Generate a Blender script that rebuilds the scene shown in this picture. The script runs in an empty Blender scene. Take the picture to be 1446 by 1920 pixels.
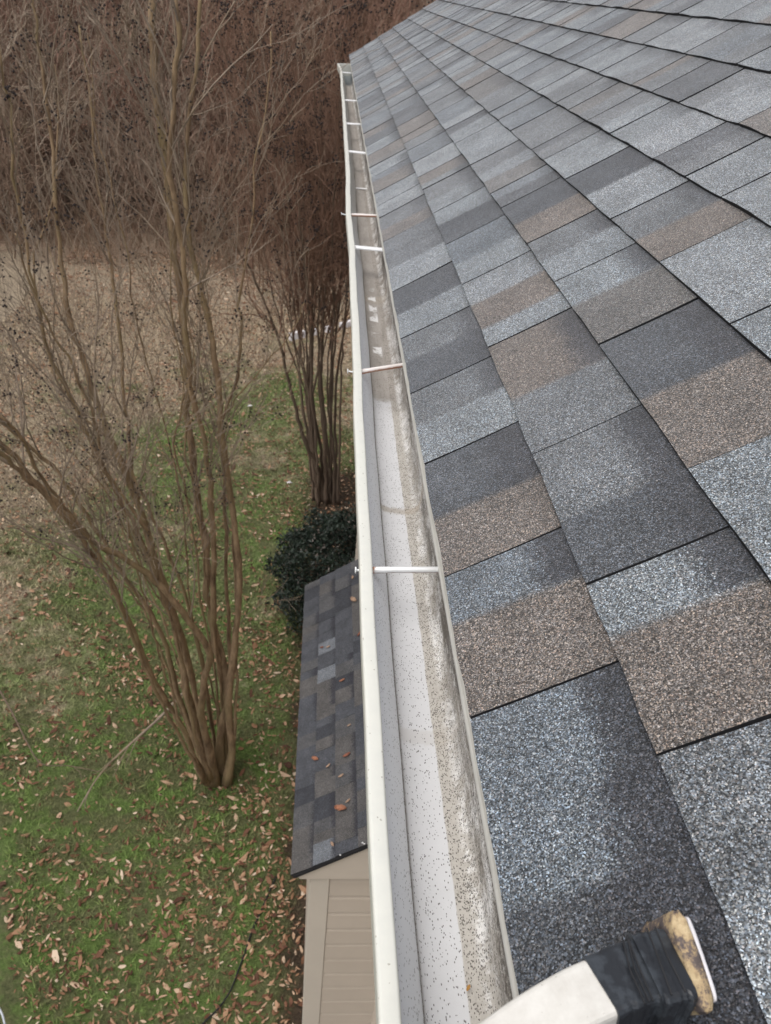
import bpy, math, random
import numpy as np
from mathutils import Vector, Matrix
random.seed(7); rng = np.random.default_rng(7)
scene = bpy.context.scene

# ------------------------------------------------------------------ camera
CAMZ = 7.0
F = 1550.0; W0, H0 = 1446, 1920                     # focal length in pixels of a 1446 x 1920 frame
YAW, PITCH, ROLL = [math.radians(v) for v in (5.8995, 32.5501, 5.4601)]
fwd = np.array([math.sin(YAW)*math.cos(PITCH), math.cos(YAW)*math.cos(PITCH), -math.sin(PITCH)])
r0 = np.array([math.cos(YAW), -math.sin(YAW), 0.0]); u0 = np.cross(r0, fwd)
rgt = math.cos(ROLL)*r0 + math.sin(ROLL)*u0; upv = -math.sin(ROLL)*r0 + math.cos(ROLL)*u0
cd = bpy.data.cameras.new('camera'); cam = bpy.data.objects.new('camera', cd); scene.collection.objects.link(cam)
cam.matrix_world = Matrix(((rgt[0], upv[0], -fwd[0], 0), (rgt[1], upv[1], -fwd[1], 0), (rgt[2], upv[2], -fwd[2], CAMZ), (0, 0, 0, 1)))
cd.sensor_fit = 'VERTICAL'; cd.sensor_height = 36.0; cd.sensor_width = 27.1; cd.lens = 36.0*F/H0
cd.clip_start = 0.02; cd.clip_end = 1000
cd.dof.use_dof = True; cd.dof.focus_distance = 0.92; cd.dof.aperture_fstop = cd.lens/1.8
scene.camera = cam
scene.render.resolution_x, scene.render.resolution_y = 771, 1024

# ------------------------------------------------------------------ sky and soft sun
SUN_EL, SUN_ROT = math.radians(66), math.radians(235)
world = bpy.data.worlds.new("World"); scene.world = world; world.use_nodes = True
wn = world.node_tree; wn.nodes.clear()
sky = wn.nodes.new('ShaderNodeTexSky'); sky.sky_type = 'NISHITA'; sky.sun_disc = False
sky.sun_elevation = SUN_EL; sky.sun_rotation = SUN_ROT; sky.dust_density = 4.0
hs = wn.nodes.new('ShaderNodeHueSaturation'); hs.inputs['Saturation'].default_value = 0.30
bg = wn.nodes.new('ShaderNodeBackground'); bg.inputs['Strength'].default_value = 0.14
wo = wn.nodes.new('ShaderNodeOutputWorld')
wn.links.new(sky.outputs[0], hs.inputs['Color']); wn.links.new(hs.outputs[0], bg.inputs['Color']); wn.links.new(bg.outputs[0], wo.inputs['Surface'])
sl = bpy.data.lights.new('sun', 'SUN'); sl.energy = 0.75; sl.angle = math.radians(55); sl.color = (1.0, 0.96, 0.9)
sun = bpy.data.objects.new('sun', sl); scene.collection.objects.link(sun)
sd = Vector((math.sin(SUN_ROT)*math.cos(SUN_EL), math.cos(SUN_ROT)*math.cos(SUN_EL), math.sin(SUN_EL)))
sun.rotation_euler = sd.to_track_quat('Z', 'Y').to_euler(); sun.location = (0, 0, 30)
scene.view_settings.view_transform = 'Standard'; scene.view_settings.look = 'None'
scene.view_settings.exposure = 0.5; scene.view_settings.gamma = 1.0

# ------------------------------------------------------------------ helpers
def ray(x, y): return fwd + rgt*(x-W0/2)/F - upv*(y-H0/2)/F
def at(x, y, Y):
    d = ray(x, y); p = d*(Y/d[1]); return np.array([p[0], p[1], p[2]+CAMZ])
def at_ground(x, y, z=0.0):
    d = ray(x, y); p = d*((z-CAMZ)/d[2]); return np.array([p[0], p[1], z])

def tag(o, label=None, cat=None, group=None, kind=None):
    if label: o['label'] = label
    if cat: o['category'] = cat
    if group: o['group'] = group
    if kind: o['kind'] = kind
    return o
def empty(name, loc=(0, 0, 0)):
    o = bpy.data.objects.new(name, None); scene.collection.objects.link(o); o.location = loc; o.empty_display_size = .1
    return o
def link(name, me, mats, parent=None, smooth=False):
    if not isinstance(mats, (list, tuple)): mats = [mats]
    for m in mats: me.materials.append(m)
    o = bpy.data.objects.new(name, me); scene.collection.objects.link(o)
    if parent:
        o.parent = parent; o.matrix_parent_inverse = Matrix.Translation(-Vector(parent.location)) if parent.parent is None else Matrix.Identity(4)
    if smooth: me.polygons.foreach_set('use_smooth', [True]*len(me.polygons))
    return o
class MB:
    """collects verts/faces/material indices and corner uvs"""
    def __init__(s): s.v = []; s.f = []; s.m = []; s.col = []; s.uv = []
    def add(s, vs, fs, m=0):
        b = len(s.v); s.v += [tuple(map(float, p)) for p in vs]
        for f in fs: s.f.append(tuple(b+i for i in f)); s.m.append(m)
    def box(s, x0, x1, y0, y1, z0, z1, m=0):
        s.add([(x0,y0,z0),(x1,y0,z0),(x1,y1,z0),(x0,y1,z0),(x0,y0,z1),(x1,y0,z1),(x1,y1,z1),(x0,y1,z1)],
              [(0,3,2,1),(4,5,6,7),(0,1,5,4),(1,2,6,5),(2,3,7,6),(3,0,4,7)], m)
    def prism(s, poly, axis, a, b, m=0):
        """poly = 2D outline; axis 'y' -> (x,z) outline pushed from y=a to b; 'x' -> (y,z)"""
        n = len(poly)
        P = (lambda q, t: (q[0], t, q[1])) if axis == 'y' else (lambda q, t: (t, q[0], q[1]))
        s.add([P(q, a) for q in poly]+[P(q, b) for q in poly],
              [tuple(range(n)), tuple(range(2*n-1, n-1, -1))]+[(i, i+n, (i+1) % n+n, (i+1) % n) for i in range(n)], m)
    def tube(s, pts, rad, sides=6, m=0, cap=True):
        pts = np.asarray(pts, float); n = len(pts)
        rad = np.broadcast_to(np.asarray(rad, float), (n,))
        t = np.gradient(pts, axis=0); t /= np.linalg.norm(t, axis=1)[:, None]+1e-12
        ref = np.array([0, 0, 1.0]) if abs(t[0][2]) < .9 else np.array([1.0, 0, 0])
        a = np.cross(t, ref); a /= np.linalg.norm(a, axis=1)[:, None]+1e-12; b = np.cross(t, a)
        an = np.arange(sides)*2*math.pi/sides
        V = pts[:, None, :]+rad[:, None, None]*(np.cos(an)[None, :, None]*a[:, None, :]+np.sin(an)[None, :, None]*b[:, None, :])
        base = len(s.v); s.v += list(map(tuple, V.reshape(-1, 3)))
        for i in range(n-1):
            for j in range(sides):
                k = (j+1) % sides
                s.f.append((base+i*sides+j, base+(i+1)*sides+j, base+(i+1)*sides+k, base+i*sides+k)); s.m.append(m)
        if cap:
            s.f.append(tuple(base+j for j in range(sides))); s.m.append(m)
            s.f.append(tuple(base+(n-1)*sides+j for j in range(sides-1, -1, -1))); s.m.append(m)
    def build(s, name, mats, parent=None, smooth=False, bevel=0):
        me = bpy.data.meshes.new(name); me.from_pydata(s.v, [], s.f); me.update()
        me.polygons.foreach_set('material_index', s.m)
        o = link(name, me, mats, parent, smooth)
        if bevel:
            b = o.modifiers.new('bevel', 'BEVEL'); b.width = bevel; b.segments = 2; b.limit_method = 'ANGLE'
        return o

# ---- node helpers
class NT:
    def __init__(s, name, rough=.8, spec=.5):
        s.mat = bpy.data.materials.new(name); s.mat.use_nodes = True; s.t = s.mat.node_tree; s.n = s.t.nodes
        s.b = s.n['Principled BSDF']; s.b.inputs['Roughness'].default_value = rough
        s.b.inputs['Specular IOR Level'].default_value = spec
    def new(s, t, **kw):
        n = s.n.new(t)
        for k, v in kw.items(): setattr(n, k, v)
        return n
    def put(s, sock, v):
        if v is None: return
        if hasattr(v, 'is_output'): s.t.links.new(v, sock)
        else:
            if isinstance(v, (tuple, list)) and len(v) == 3 and len(sock.default_value) == 4: v = (*v, 1)
            sock.default_value = v
    def math(s, op, a, b=None, c=None, clamp=False):
        n = s.new('ShaderNodeMath', operation=op, use_clamp=clamp)
        s.put(n.inputs[0], a); s.put(n.inputs[1], b); s.put(n.inputs[2], c); return n.outputs[0]
    def mix(s, f, a, b, mode='MIX'):
        n = s.new('ShaderNodeMix', data_type='RGBA', blend_type=mode)
        s.put(n.inputs[0], f); s.put(n.inputs[6], a); s.put(n.inputs[7], b); return n.outputs[2]
    def noise(s, vec, scale, detail=4, rough=.6, out=0, dist=0):
        n = s.new('ShaderNodeTexNoise'); s.put(n.inputs['Vector'], vec); n.inputs['Scale'].default_value = scale
        n.inputs['Detail'].default_value = detail; n.inputs['Roughness'].default_value = rough; n.inputs['Distortion'].default_value = dist
        return n.outputs[out]
    def voro(s, vec, scale, feat='F1', rnd=1.0):
        n = s.new('ShaderNodeTexVoronoi', feature=feat); s.put(n.inputs['Vector'], vec); n.inputs['Scale'].default_value = scale
        n.inputs['Randomness'].default_value = rnd; return n
    def ramp(s, f, stops, interp='LINEAR'):
        n = s.new('ShaderNodeValToRGB'); n.color_ramp.interpolation = interp; e = n.color_ramp.elements
        while len(e) < len(stops): e.new(.5)
        for el, (p, c) in zip(e, stops):
            el.position = p; el.color = (c, c, c, 1) if not isinstance(c, (tuple, list)) else (*c, 1)
        s.put(n.inputs[0], f); return n.outputs[0]
    def step(s, v, a, b):
        n = s.new('ShaderNodeMapRange', interpolation_type='SMOOTHSTEP'); s.put(n.inputs[0], v)
        n.inputs[1].default_value = a; n.inputs[2].default_value = b; n.inputs[3].default_value = 0; n.inputs[4].default_value = 1
        return n.outputs[0]
    def pos(s): return s.new('ShaderNodeNewGeometry').outputs['Position']
    def obj(s): return s.new('ShaderNodeTexCoord').outputs['Object']
    def attr(s, nm): return s.new('ShaderNodeAttribute', attribute_name=nm)
    def xyz(s, v):
        n = s.new('ShaderNodeSeparateXYZ'); s.put(n.inputs[0], v); return n.outputs
    def scale(s, v, sc):
        n = s.new('ShaderNodeMapping'); s.put(n.inputs[0], v); n.inputs['Scale'].default_value = sc; return n.outputs[0]
    def bump(s, h, strength=.3, dist=.002):
        n = s.new('ShaderNodeBump'); n.inputs['Strength'].default_value = strength; n.inputs['Distance'].default_value = dist
        s.put(n.inputs['Height'], h); s.t.links.new(n.outputs[0], s.b.inputs['Normal'])
    def out(s, c): s.put(s.b.inputs['Base Color'], c); return s.mat

def plain(name, c, rough=.7, var=.15, sc=8, spec=.4, metal=0):
    m = NT(name, rough, spec); n = m.noise(m.obj(), sc, 5, .65)
    f = m.ramp(n, [(.3, 1-var), (.7, 1+var*.6)]); col = m.mix(1.0, (*c, 1), f, 'MULTIPLY')
    m.b.inputs['Metallic'].default_value = metal; m.bump(n, .1, .002)
    return m.out(col)

# ------------------------------------------------------------------ shingle material
def shingle_mat(name, gain=1.0, grain=880.0, contrast=1.0, dark=(.040, .042, .049), sheen=.35):
    m = NT(name, .88, .35); m.b.inputs['Sheen Weight'].default_value = sheen; m.b.inputs['Sheen Roughness'].default_value = .45
    uvn = m.new('ShaderNodeUVMap', uv_map='UVMap').outputs[0]
    u, v, _ = m.xyz(uvn)
    tone = m.attr('tone'); band = m.attr('band')
    bs, bw, _b = m.xyz(band.outputs['Vector'])
    ch = m.attr('chip').outputs['Fac']
    w = m.voro(uvn, grain); cell = w.outputs['Color']
    r1, r2, r3 = m.xyz(cell)
    # dark upper band of the exposure, ragged edge
    n1 = m.noise(uvn, 26, 4, .7); n2 = m.noise(uvn, 260, 2, .8)
    vv = m.math('ADD', m.math('DIVIDE', v, .143), m.math('MULTIPLY', m.math('SUBTRACT', n1, .5), .30))
    vv = m.math('ADD', vv, m.math('MULTIPLY', m.math('SUBTRACT', r3, .5), .22))
    d = m.math('SUBTRACT', vv, m.math('SUBTRACT', 1.0, bw))
    bf = m.math('MULTIPLY', m.step(d, -.06, .10), bs)
    base = m.mix(bf, tone.outputs['Color'], dark)
    # broad blotches, then granules
    big = m.ramp(m.noise(uvn, 9, 5, .6), [(.3, .74), (.7, 1.24)])
    base = m.mix(1.0, base, big, 'MULTIPLY')
    g = m.ramp(r1, [(0, .10), (.30, .42), (.60, .95), (.84, 1.7), (.95, 2.7), (1, 4.0)])
    if contrast < 1: g = m.mix(contrast, (1, 1, 1, 1), g)
    base = m.mix(1.0, base, g, 'MULTIPLY')
    tint = m.ramp(r2, [(0, (.86, .97, 1.1)), (.45, (1, 1, 1)), (.72, (1.10, 1.0, .86)), (.86, (1.18, .95, .84)), (1, (.9, 1.0, 1.1))])
    base = m.mix(.8*contrast, base, m.mix(1.0, base, tint, 'MULTIPLY'))
    mid = m.ramp(m.noise(uvn, 330, 3, .75), [(.34, .62), (.66, 1.4)])
    base = m.mix(.8*contrast, base, m.mix(1.0, base, mid, 'MULTIPLY'))
    base = m.mix(1.0, base, (gain, gain, gain), 'MULTIPLY')
    h = m.math('ADD', w.outputs['Distance'], m.math('MULTIPLY', r1, .6))
    m.bump(h, .5, .0012)
    return m.out(base)
M_SHING = shingle_mat('asphalt_shingle_granules', 1.08)
M_SHING2 = shingle_mat('dark_asphalt_shingle', 1.0, 420, .45, (.026, .026, .033), .1)
M_TAR = plain('shingle_cut_edge', (.018, .018, .02), .9, .4, 200)
M_CREAM = None

TONES = {'L': (.158, .176, .190), 'B': (.114, .131, .148), 'M': (.112, .121, .130), 'D': (.062, .068, .077),
         'T': (.124, .109, .098), 'W': (.185, .202, .216), 'K': (.104, .101, .098)}
MEAN = np.array([.142, .146, .152])
for _k in 'LBMDTWK': TONES[_k.lower()+'_'] = tuple((np.array(TONES[_k])*.72+MEAN*.28)*1.15)   # closer together, lightened to paint in the far shingles' grazing sheen
def shingle_roof(name, X0, Z0, a, b, n, Y0, Y1, spec, tones, weights, mats, parent, fine=.05, teeth=False, wave=.002, thick=.008, seed=1):
    """courses of shingles; a,b = run and rise of one course; each tab is a raised sheet with cut edges"""
    R = random.Random(seed)
    sl = math.hypot(a, b); dx, dz = a/sl, b/sl; nx, nz = -dz, dx
    V = []; Fc = []; MI = []; UV = []; TN = []; BD = []
    vs = [0, .04, .2, .45, .72, 1.0, 1.3]
    for k in range(n):
        tabs = []                                          # (y0, y1, [(y0, y1, tone, bandstrength, bandwidth)], lift)
        sp = spec.get(k, [])
        y = Y0 - R.random()*.2
        items = list(sp)
        if items:
            while y < items[0][0] - .05:
                y2 = min(y + R.uniform(.2, .4), items[0][0])
                if items[0][0]-y2 < .1: y2 = items[0][0]
                tabs.append([y, y2, None]); y = y2
            for t0, t1, segs in items: tabs.append([t0, t1, segs]); y = t1
        while y < Y1:
            L = R.choice((.15, .19, .23, .28, .33))*R.uniform(.85, 1.15)
            y2 = min(y+L, Y1) if Y1-(y+L) > .08 else Y1
            tabs.append([y, y2, None]); y = y2
        ph = R.uniform(0, 6)
        for (t0, t1, segs) in tabs:
            if t1 < Y0+.03: continue
            t0 = max(t0, Y0+R.uniform(0, .004))
            if segs is not None: segs = [(max(a_, t0), b_, c_, d_, e_) for a_, b_, c_, d_, e_ in segs if b_ > t0+.004]
            if segs is None:
                c = [t0]
                L = t1-t0
                if L > .14 and R.random() < .8:
                    c.append(t0+L*R.uniform(.3, .7))
                    if L > .3 and R.random() < .5: c = [t0, t0+L*.33, t0+L*R.uniform(.55, .8)]
                c.append(t1)
                segs = [(c[i], c[i+1], R.choices(tones, weights)[0], R.choice((0, .25, .5, .7)) if not teeth else (R.choice((0, .9, .95))), R.uniform(.10, .38) if not teeth else R.choice((.10, .2, .3))) for i in range(len(c)-1)]  # teeth: shadows of the tab thickness painted as sharp dark bands
            gap = R.uniform(.0022, .0036)*(1 + .55*min(max(t0-.4, 0), 7))*(1+.05*min(k, 20))
            if teeth: gap = .0006
            lift = R.uniform(-.0006, .0007)
            skew = R.uniform(-.003, .003)
            bump_ = R.uniform(.88, 1.12)
            ys = []
            segs = [tuple(q) for q in segs]; soft = .006 if not teeth else .002
            for si, (s0, s1, tn, bs, bw) in enumerate(segs):
                e0 = s0+(soft if si else 0); e1 = s1-(soft if si < len(segs)-1 else 0)
                if e1 <= e0: e0, e1 = s0, s1
                nn = max(1, int(math.ceil((e1-e0)/fine)))
                for q in range(nn): ys.append((e0+(e1-e0)*q/nn, e0+(e1-e0)*(q+1)/nn, (tn, bs, bw), (tn, bs, bw)))
                if e1 < s1: ys.append((s1-soft, s1+soft, (tn, bs, bw), segs[si+1][2:]))
            yl = [ys[0][0]+gap/2]+[q[1] for q in ys[:-1]]+[t1-gap/2]
            base = len(V); nv = len(vs)
            # side stations: front/back cut edges are extra rows
            for i, yy in enumerate(yl):
                for j, vv in enumerate(vs):
                    hgt = thick*(1-vv)**1.4*bump_ if vv < 1 else 0
                    hgt += .0035 + lift + wave*math.sin(yy*2.1+ph)*.6 + wave*math.sin(yy*7.3+ph*2)*.4 + .0012*math.sin(yy*31+k*1.7)*(1-min(vv, 1))
                    if vv > 1: hgt = .001
                    ragged = (.0008*math.sin(yy*90+k)+.0006*math.sin(yy*23+ph)) if j < 2 else 0
                    s = (k+vv)*sl + ragged
                    V.append((X0+dx*s+nx*hgt, yy+skew*vv*.5, Z0+dz*s+nz*hgt))
            for i in range(len(yl)-1):
                for j in range(nv-1):
                    Fc.append((base+i*nv+j, base+i*nv+j+1, base+(i+1)*nv+j+1, base+(i+1)*nv+j))
                    MI.append(0); qa, qb = ys[i][2:]
                    off = k*3.17
                    UV.extend([(yl[i]+off, vs[j]*sl), (yl[i]+off, vs[j+1]*sl), (yl[i+1]+off, vs[j+1]*sl), (yl[i+1]+off, vs[j]*sl)])
                    TN.extend([qa[0], qa[0], qb[0], qb[0]]); BD.extend([(qa[1], qa[2], 0)]*2+[(qb[1], qb[2], 0)]*2)
            # butt edge
            b2 = len(V)
            for i, yy in enumerate(yl):
                s = k*sl; hgt = -.006
                V.append((X0+dx*s+nx*hgt, yy, Z0+dz*s+nz*hgt))
            for i in range(len(yl)-1):
                Fc.append((b2+i, base+i*nv, base+(i+1)*nv, b2+i+1)); MI.append(1); UV.extend([(0, 0)]*4); TN.extend([(0, 0, 0)]*4); BD.extend([(0, 0, 0)]*4)
            # tab side edges
            for side, i in ((0, 0), (1, len(yl)-1)):
                b3 = len(V)
                for j, vv in enumerate(vs):
                    s = (k+vv)*sl; hgt = -.006
                    V.append((X0+dx*s+nx*hgt, yl[i], Z0+dz*s+nz*hgt))
                for j in range(nv-1):
                    q = (b3+j, b3+j+1, base+i*nv+j+1, base+i*nv+j)
                    Fc.append(q if side == 0 else q[::-1]); MI.append(1); UV.extend([(0, 0)]*4); TN.extend([(0, 0, 0)]*4); BD.extend([(0, 0, 0)]*4)
    # deck under the shingles
    s1 = n*sl; hh = -.006
    b = len(V)
    for (s, yy, h2) in ((0.002, Y0, hh), (s1, Y0, hh), (s1, Y1, hh), (0.002, Y1, hh), (0.002, Y0, hh-.02), (s1, Y0, hh-.02), (s1, Y1, hh-.02), (0.002, Y1, hh-.02)):
        V.append((X0+dx*s+nx*h2, yy, Z0+dz*s+nz*h2))
    for q in ((0, 1, 2, 3), (7, 6, 5, 4), (4, 5, 1, 0), (5, 6, 2, 1), (6, 7, 3, 2), (7, 4, 0, 3)):
        Fc.append(tuple(b+i for i in q)); MI.append(1); UV.extend([(0, 0)]*4); TN.extend([(0, 0, 0)]*4); BD.extend([(0, 0, 0)]*4)
    me = bpy.data.meshes.new(name); me.from_pydata(V, [], Fc); me.update()
    me.polygons.foreach_set('material_index', MI)
    uvl = me.uv_layers.new(name='UVMap'); uvl.data.foreach_set('uv', np.array(UV, float).ravel())
    A = me.attributes.new('tone', 'FLOAT_COLOR', 'CORNER')
    tn = np.array([TONES[t] if isinstance(t, str) else t for t in TN], float); A.data.foreach_set('color', np.concatenate([tn, np.ones((len(tn), 1))], 1).ravel())
    B = me.attributes.new('band', 'FLOAT_VECTOR', 'CORNER'); B.data.foreach_set('vector', np.array(BD, float).ravel())
    return link(name, me, mats, parent)

# ------------------------------------------------------------------ setting: lawn, hillside
def lawn_color(m, blade=False):
    p = m.pos(); x, y, z = m.xyz(p)
    n1 = m.noise(p, .55, 4, .6); n2 = m.noise(p, 3.2, 5, .7); n3 = m.ramp(m.noise(p, 24, 6, .82), [(.32, 0), (.68, 1)])
    green = m.mix(n3, (.060, .072, .030), (.20, .205, .095))
    moss = m.mix(n3, (.060, .098, .024), (.19, .28, .080))
    tan = m.mix(n3, (.13, .10, .068), (.52, .42, .30))
    soil = m.mix(n3, (.035, .026, .018), (.12, .085, .058))
    # straw lawn far away and to the left, green close by
    far = m.step(y, 11.5, 21.0)
    left = m.math('MULTIPLY', m.step(m.math('MULTIPLY', x, -1.0), 1.7, 4.2), m.step(y, 5.2, 8.5))
    dry = m.math('ADD', m.math('MULTIPLY', far, .95), m.math('MULTIPLY', left, .48))
    dry = m.math('SUBTRACT', dry, m.math('MULTIPLY', m.math('SUBTRACT', 1.0, m.step(y, 5.8, 7.6)), .35))
    dry = m.math('ADD', dry, m.math('MULTIPLY', m.math('SUBTRACT', n1, .5), 2.4))
    dry = m.math('ADD', dry, m.math('MULTIPLY', m.math('SUBTRACT', n2, .5), 2.2))
    c = m.mix(m.step(n2, .42, .62), green, moss)
    c = m.mix(m.step(dry, .0, .75), c, tan)
    # bare soil near the house side, under shrub and second tree
    s = m.math('MULTIPLY', m.step(x, -.75, .45), m.math('SUBTRACT', 1.0, m.step(y, 11.6, 12.6)))
    s = m.math('ADD', s, m.math('MULTIPLY', m.math('SUBTRACT', n2, .52), 1.5))
    c = m.mix(m.step(s, .30, .75), c, soil)
    s2 = m.math('ADD', m.math('SUBTRACT', 1.0, m.step(y, 2.0, 4.3)), m.math('MULTIPLY', m.math('SUBTRACT', n2, .5), 2.2))
    c = m.mix(m.math('MULTIPLY', m.step(s2, .4, 1.0), .7), c, soil)
    # leaf-brown edge strip before the woods
    e = m.math('ADD', m.step(y, 20.5, 25.0), m.math('ADD', m.math('MULTIPLY', m.math('SUBTRACT', n2, .5), 1.3), m.math('MULTIPLY', m.math('SUBTRACT', n1, .5), 1.5)))
    c = m.mix(m.step(e, .3, .9), c, m.mix(n3, (.10, .065, .045), (.42, .30, .21)))
    return c, n3
m = NT('lawn_ground', .95, .2); c, n3 = lawn_color(m); m.bump(n3, .8, .03); M_LAWN = m.out(c)
m = NT('grass_blade', .8, .2); c, n3 = lawn_color(m); M_BLADE = m.out(m.mix(1.0, c, (1.35, 1.35, 1.3), 'MULTIPLY'))
m = NT('woods_floor', .95, .1); p = m.pos()
n = m.noise(p, 1.3, 8, .8); n2 = m.noise(m.scale(p, (1, 1, .35)), 6, 6, .8)
c = m.ramp(n, [(.3, (.05, .035, .026)), (.5, (.115, .080, .060)), (.68, (.24, .175, .135))])
c = m.mix(m.ramp(n2, [(.35, 0), (.7, .8)]), c, (.20, .145, .11)); m.bump(n, .8, .2); M_HILL = m.out(c)

def lawn_h(x, y):
    return .05*math.sin(x*.9+1)*math.sin(y*.7)+.02*math.sin(x*2.7+y*1.9)
def ground_mesh():
    mb = MB()
    xs = np.concatenate([np.arange(-120, -12, 6), np.arange(-12, 12, .5), np.arange(12, 121, 6)])
    ys = np.concatenate([np.arange(-60, -2, 4), np.arange(-2, 26.01, .5)])
    for yy in ys:
        for xx in xs: mb.v.append((xx, yy, lawn_h(xx, yy)*min(1, max(0, (26-yy)/3))))
    n = len(xs)
    for j in range(len(ys)-1):
        for i in range(n-1): mb.f.append((j*n+i, j*n+i+1, (j+1)*n+i+1, (j+1)*n+i)); mb.m.append(0)
    return mb.build('lawn', M_LAWN, smooth=True)
tag(ground_mesh(), kind='structure')
def hill_z(x, y):
    t = max(0, y-26.0)
    return .10*t + .0125*t*t*(1 if t < 30 else 30/t*1.6) + (.5*math.sin(x*.21)*math.sin(y*.17)+.25*math.sin(x*.6+2)*math.sin(y*.5))*min(1, t/8)
mb = MB(); xs = np.arange(-120, 121, 2.0); ys = np.arange(26, 110, 1.5)
for yy in ys:
    for xx in xs: mb.v.append((xx, yy, hill_z(xx, yy)))
n = len(xs)
for j in range(len(ys)-1):
    for i in range(n-1): mb.f.append((j*n+i, j*n+i+1, (j+1)*n+i+1, (j+1)*n+i)); mb.m.append(0)
tag(mb.build('hillside', M_HILL, smooth=True), kind='structure')

# ------------------------------------------------------------------ main house
H1 = .566; RX0 = .2727*H1; RA = .2112*H1; RB = .1387*H1; RZ0 = CAMZ-H1
RY1 = 8.2; RY0 = -2.6; NC = 38
M_SIDING = plain('cream_vinyl_siding', (.53, .46, .385), .55, .06, 3)
M_TRIM = plain('cream_trim_board', (.60, .53, .45), .5, .06, 3)
M_TRIM2 = plain('aluminium_fascia', (.66, .65, .60), .45, .05, 3)
house = tag(empty('house', (2.5, 3, 0)), 'house under the big grey asphalt shingle roof that fills the right side', 'house')
spec = {
 0: [(.10, .528, [(.10, .34, 'D', .9, .55), (.34, .42, 'B', .95, .42), (.42, .528, 'B', .95, .30)]),
     (.528, .741, [(.528, .655, 'T', .1, .1), (.655, .741, 'B', .95, .33)]),
     (.741, .997, [(.741, .856, 'T', .15, .1), (.856, .997, 'D', .9, .40)]),
     (.997, 1.228, [(.997, 1.11, 'L', .0, .1), (1.11, 1.228, 'M', .8, .22)]),
     (1.228, 1.470, [(1.228, 1.36, 'D', .6, .2), (1.36, 1.47, 'M', .7, .25)]),
     (1.47, 1.75, [(1.47, 1.60, 'L', .2, .1), (1.60, 1.75, 'D', .3, .2)]),
     (1.75, 2.148, [(1.75, 1.9, 'W', 0, .1), (1.9, 2.148, 'M', .4, .2)])],
 1: [(.05, .418, [(.05, .30, 'W', .1, .1), (.30, .418, 'M', .6, .3)]),
     (.418, .630, [(.418, .552, 'T', .1, .08), (.552, .63, 'L', .95, .34)]),
     (.630, .897, [(.63, .742, 'D', .75, .35), (.742, .897, 'M', .95, .30)]),
     (.897, 1.250, [(.897, 1.05, 'M', .1, .1), (1.05, 1.25, 'T', .9, .28)]),
     (1.25, 1.576, [(1.25, 1.33, 'L', 0, .1), (1.33, 1.45, 'T', 0, .1), (1.45, 1.576, 'W', .5, .15)]),
     (1.576, 1.86, [(1.576, 1.70, 'L', .1, .1), (1.70, 1.86, 'B', .4, .2)]),
     (1.86, 2.15, [(1.86, 2.02, 'D', .3, .2), (2.02, 2.15, 'L', .4, .2)])],
 2: [(.20, .45, [(.20, .45, 'M', .7, .3)]),
     (.45, .731, [(.45, .731, 'L', .55, .22)]),
     (.731, 1.084, [(.731, .90, 'T', .2, .1), (.90, 1.084, 'D', .9, .35)]),
     (1.084, 1.36, [(1.084, 1.24, 'K', 0, .1), (1.24, 1.36, 'L', .85, .25)]),
     (1.36, 1.60, [(1.36, 1.48, 'L', .1, .1), (1.48, 1.60, 'M', .7, .25)]),
     (1.60, 1.90, [(1.60, 1.74, 'T', 0, .1), (1.74, 1.90, 'D', .5, .2)])],
 3: [(.60, .97, [(.60, .97, 'L', .2, .2)]), (.97, 1.24, [(.97, 1.24, 'W', .2, .2)]),
     (1.24, 1.50, [(1.24, 1.36, 'T', .2, .1), (1.36, 1.50, 'M', .7, .25)]),
     (1.50, 1.85, [(1.50, 1.68, 'W', .2, .1), (1.68, 1.85, 'D', .6, .3)])],
}
shingle_roof('roof', RX0, RZ0, RA, RB, NC, RY0, RY1, spec, ['l_', 'b_', 'm_', 'd_', 't_', 'w_', 'k_'], (.22, .18, .22, .12, .10, .10, .06), [M_SHING, M_TAR], house, fine=.06, wave=.0010, thick=.0056, seed=4)
ridge_x = RX0+NC*RA; ridge_z = RZ0+NC*RB
# far slope, ridge cap, rake trim, fascia, soffit, walls
mb = MB(); th = .03
mb.prism([(ridge_x, ridge_z+.01), (2*ridge_x-RX0, RZ0+.01), (2*ridge_x-RX0, RZ0-th), (ridge_x, ridge_z-th)], 'y', RY0, RY1)
mb.build('rear_roof_slope', M_TAR, house)
mb = MB(); mb.prism([(ridge_x-.15, ridge_z-.08), (ridge_x, ridge_z+.025), (ridge_x+.15, ridge_z-.08), (ridge_x+.14, ridge_z-.095), (ridge_x, ridge_z+.008), (ridge_x-.14, ridge_z-.095)], 'y', RY0, RY1)
mb.build('ridge_cap', M_TAR, house)
FX = .1635                                             # face of the fascia, behind the gutter
mb = MB(); mb.box(FX, FX+.02, RY0+.01, RY1-.03, RZ0-.16, RZ0-.027)
mb.build('fascia', M_TRIM2, house)
WX = .52
mb = MB(); mb.box(FX+.02, WX, RY0+.02, RY1-.32, RZ0-.165, RZ0-.152); mb.build('soffit', M_TRIM2, house)
for y0 in (RY0-.0, RY1-.022):
    mb = MB(); d = .14
    mb.prism([(RX0+.03, RZ0-.035), (ridge_x, ridge_z-.035), (ridge_x, ridge_z-.035-d), (RX0+.03, RZ0-.035-d)], 'y', y0, y0+.02)
    mb.build('rake_board', M_TRIM2, house)
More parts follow.
